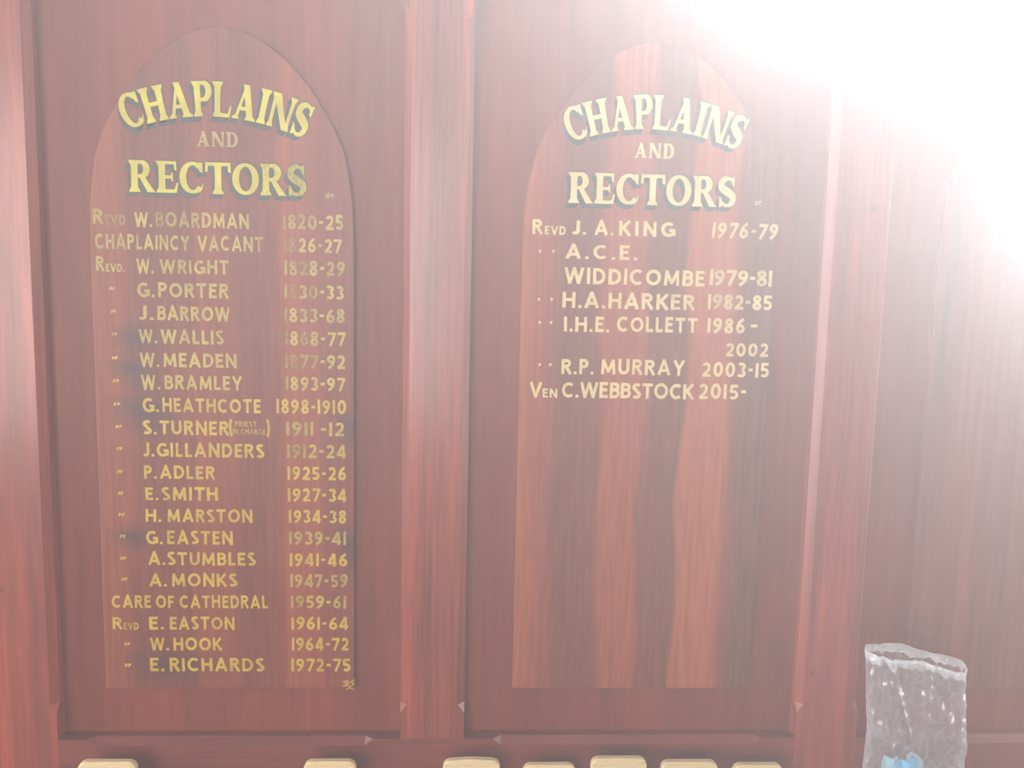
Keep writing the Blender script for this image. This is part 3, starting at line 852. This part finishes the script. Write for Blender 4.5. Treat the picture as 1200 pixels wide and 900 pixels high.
# ------------------------------------------------------------------ clear plastic bag with a blue tissue
M_BAG = bpy.data.materials.new('clear_plastic_film')
M_BAG.use_nodes = True
nt = M_BAG.node_tree; n = nt.nodes; l = nt.links
n.remove(n['Principled BSDF'])
tr = n.new('ShaderNodeBsdfTransparent'); tr.inputs[0].default_value = (0.97, 0.97, 0.98, 1)
gl = n.new('ShaderNodeBsdfGlossy'); gl.inputs['Roughness'].default_value = 0.22; gl.inputs['Color'].default_value = (0.95, 0.97, 1, 1)
df = n.new('ShaderNodeBsdfTranslucent'); df.inputs[0].default_value = (0.85, 0.86, 0.9, 1)
d2 = n.new('ShaderNodeBsdfDiffuse'); d2.inputs[0].default_value = (0.85, 0.86, 0.9, 1)
m1 = n.new('ShaderNodeMixShader'); m1.inputs[0].default_value = 0.5
l.new(df.outputs[0], m1.inputs[1]); l.new(d2.outputs[0], m1.inputs[2])
m2 = n.new('ShaderNodeMixShader'); m2.inputs[0].default_value = 0.28
l.new(m1.outputs[0], m2.inputs[1]); l.new(gl.outputs[0], m2.inputs[2])
fr = n.new('ShaderNodeLayerWeight'); fr.inputs['Blend'].default_value = 0.22
ad = n.new('ShaderNodeMath'); ad.operation = 'MULTIPLY_ADD'; ad.inputs[1].default_value = 0.75; ad.inputs[2].default_value = 0.16
l.new(fr.outputs['Facing'], ad.inputs[0])
m3 = n.new('ShaderNodeMixShader')
tcb = n.new('ShaderNodeTexCoord')
mpb = n.new('ShaderNodeMapping'); mpb.inputs['Scale'].default_value = (1.0, 1.0, 0.55); mpb.inputs['Rotation'].default_value = (0, 0.35, 0)
l.new(tcb.outputs['Object'], mpb.inputs['Vector'])
nzb = n.new('ShaderNodeTexNoise'); nzb.inputs['Scale'].default_value = 22; nzb.inputs['Detail'].default_value = 4; nzb.inputs['Distortion'].default_value = 1.2
l.new(mpb.outputs[0], nzb.inputs['Vector'])
rb = ramp(n, [(0.42, (0, 0, 0)), (0.50, (0.20,) * 3), (0.54, (0.04,) * 3), (0.62, (0.11,) * 3), (0.66, (0.02,) * 3)])
l.new(nzb.outputs['Fac'], rb.inputs['Fac'])
adb = n.new('ShaderNodeMath'); adb.operation = 'ADD'
l.new(ad.outputs[0], adb.inputs[0]); l.new(rb.outputs['Color'], adb.inputs[1])
l.new(adb.outputs[0], m3.inputs[0]); l.new(tr.outputs[0], m3.inputs[1]); l.new(m2.outputs[0], m3.inputs[2])
l.new(m3.outputs[0], n['Material Output'].inputs['Surface'])
M_RIM = bpy.data.materials.new('folded_plastic_rim')
nt, n, l, b = nodes_of(M_RIM)
b.inputs['Base Color'].default_value = (0.86, 0.88, 0.92, 1); b.inputs['Roughness'].default_value = 0.2; b.inputs['Alpha'].default_value = 0.55
nz = n.new('ShaderNodeTexNoise'); nz.inputs['Scale'].default_value = 110
rr = ramp(n, [(0.35, (0.2,) * 3), (0.65, (0.8,) * 3)])
l.new(nz.outputs['Fac'], rr.inputs['Fac']); l.new(rr.outputs['Color'], b.inputs['Alpha'])

GY = -0.095
bag = thing('plastic_bag', (at(1074, 900, GY).x, GY, SHELF_Z), 'crumpled clear plastic bag standing upright in front of the blank board', 'bag')
BL = [(1015, 757), (1016, 800), (1017, 850), (1012, 900), (1008, 960)]       # left outline
BR = [(1133, 778), (1132, 800), (1131, 850), (1128, 900), (1126, 960)]       # right outline


def interp(L, y):
    for (xa, ya), (xb, yb) in zip(L, L[1:]):
        if y <= yb: return xa + (xb - xa) * (y - ya) / (yb - ya)
    return L[-1][0]


NU, NV = 96, 90
ZT_F = lambda s: at(1074, 763 + 23 * s + 2.0 * math.sin(s * 9), GY).z          # front rim falls to the right
ZT_B = lambda s: at(1074, 757 + (0 if s < .35 else 20 * (s - .35) / .65) + 1.2 * math.sin(s * 13), GY).z
m = MB()
rings = []
for j in range(NV + 1):
    v = j / NV
    ring = []
    for i in range(NU):
        a = 2 * math.pi * i / NU
        s = 0.5 - 0.5 * math.cos(a)             # 0 left seam .. 1 right seam
        front = math.sin(a) > 0
        zt = ZT_F(s) if front else ZT_B(s)
        if abs(math.sin(a)) < .25:
            k = (math.sin(a) + .25) / .5
            zt = ZT_B(s) * (1 - k) + ZT_F(s) * k
        z = SHELF_Z + 0.001 + (zt - SHELF_Z - 0.001) * v
        py = 900 + (at(1074, 900, GY).z - z) / 0.00100
        xl, xr = at(interp(BL, py), py, GY).x, at(interp(BR, py), py, GY).x
        x = xl + (xr - xl) * s
        half = 0.020 * (1 - v) ** .8 + 0.0045
        y = GY - half * math.sin(a) * (abs(math.sin(a)) ** -.3 if abs(math.sin(a)) > 1e-3 else 1)
        edge = min(1, 4 * abs(math.sin(a)))
        p = Vector((x * 1.0, 0 if front else 7, z))
        d = 0.0050 * noise.noise(Vector((p.x * 38 + p.z * 22, p.y, p.z * 16))) + 0.0022 * (1 - abs(noise.noise(Vector((p.x * 75 - p.z * 55, p.y, p.z * 40 + p.x * 30)))) * 2.4)
        d += 0.0022 * noise.noise(Vector((p.x * 150 + p.z * 60, p.y, p.z * 210)))
        # two long folds run down from the left shoulder
        for fx, sl, am in ((.22, .42, .0045), (.62, -.35, .0035), (.10, .04, .003)):
            c = s - (fx + sl * (1 - v))
            d += am * math.exp(-(c / .035) ** 2) * edge
        y += (-d if front else d * .6) * edge
        x += 0.0015 * noise.noise(Vector((z * 60, 3 if s < .5 else 9, 0))) * (1 - edge)
        ring.append((x, y, z))
    rings.append(ring)
m.loft(rings, caps=False)
m.f.append(tuple(range(NU))); m.a.append(0)
bag_skin = m.build('bag_film', M_BAG, bag, smooth=True)
# the rim: a crinkled doubled band round the mouth
m = MB()
top = rings[-1]
low = rings[-8]
ro = []
for k in range(5):
    t = k / 4
    rr_ = []
    for i in range(NU):
        p, q = Vector(top[i]), Vector(low[i])
        d = 0.0012 * noise.noise(Vector((i * .9, k * 1.7, 1)))
        rr_.append(p.lerp(q, t * (.42 + .45 * noise.noise(Vector((i * .35, 4, 0))))) + Vector((0, -.0010 * math.sin(math.pi * t) * (1 if math.sin(2 * math.pi * i / NU) > 0 else -1) + d, .0006 * (1 - t))))
    ro.append(rr_)
m.loft(ro, caps=False)
bead = []
for i in range(4, NU // 2 - 2):
    p = Vector(top[i]) + Vector((0, -0.0012, -0.0022))
    r_ = 0.0006 + 0.0009 * abs(noise.noise(Vector((i * .33, 8, 2))))
    bead.append([(p.x, p.y + r_ * math.cos(a), p.z + 1.3 * r_ * math.sin(a)) for a in (0, 1.05, 2.09, 3.14, 4.19, 5.24)])
m.loft(bead)
tag(m.build('bag_rim', M_RIM, bag, smooth=False), 'shiny crinkled white rim')

# blue tissue standing inside the bag


def plain(name, col, rough=.7):
    mm = bpy.data.materials.new(name)
    nt, n, l, b = nodes_of(mm)
    nz = n.new('ShaderNodeTexNoise'); nz.inputs['Scale'].default_value = 60
    r = ramp(n, [(0.3, tuple(c * .9 for c in col)), (0.7, col)])
    l.new(nz.outputs['Fac'], r.inputs['Fac']); l.new(r.outputs['Color'], b.inputs['Base Color'])
    b.inputs['Roughness'].default_value = rough
    return mm


M_BLUE = plain('sky_blue_paper', (0.14, 0.62, 1.0))
M_PALE = plain('pale_aqua_paper', (0.50, 0.78, 0.86))
tis = thing('folded_paper', (at(1062, 900, GY).x, GY, SHELF_Z + 0.002), 'folded sky blue and pale aqua paper inside the clear plastic bag', 'paper')


def fold(pts, y0, bulge, mat, name):
    """a creased sheet with thickness: silhouette polygon at two depths around a raised crease"""
    base = SHELF_Z + 0.003
    up = [at(x, y, GY) for x, y in pts]
    m = MB()
    secs = []
    for i, p in enumerate(up):
        u = i / (len(up) - 1)
        yy = GY + y0 - bulge * (1 - abs(2 * u - 1)) + (.0015 if i % 2 else -.0015)
        secs.append([(p.x, yy, p.z), (p.x, yy + .003, p.z), (p.x, yy + .004, base), (p.x, yy - .001, base)])
    m.loft(secs)
    return m.build(name, mat, tis)


fold([(1036, 897), (1040, 889), (1049, 891.5), (1056, 890)], .004, .001, M_PALE, 'aqua_fold')
fold([(1046, 894), (1055, 887.5), (1061, 889), (1068, 885.5), (1076, 893)], -.004, .004, M_BLUE, 'blue_fold')
fold([(1066, 889), (1073, 885), (1079, 889), (1086, 897)], .005, .001, M_PALE, 'aqua_fold')
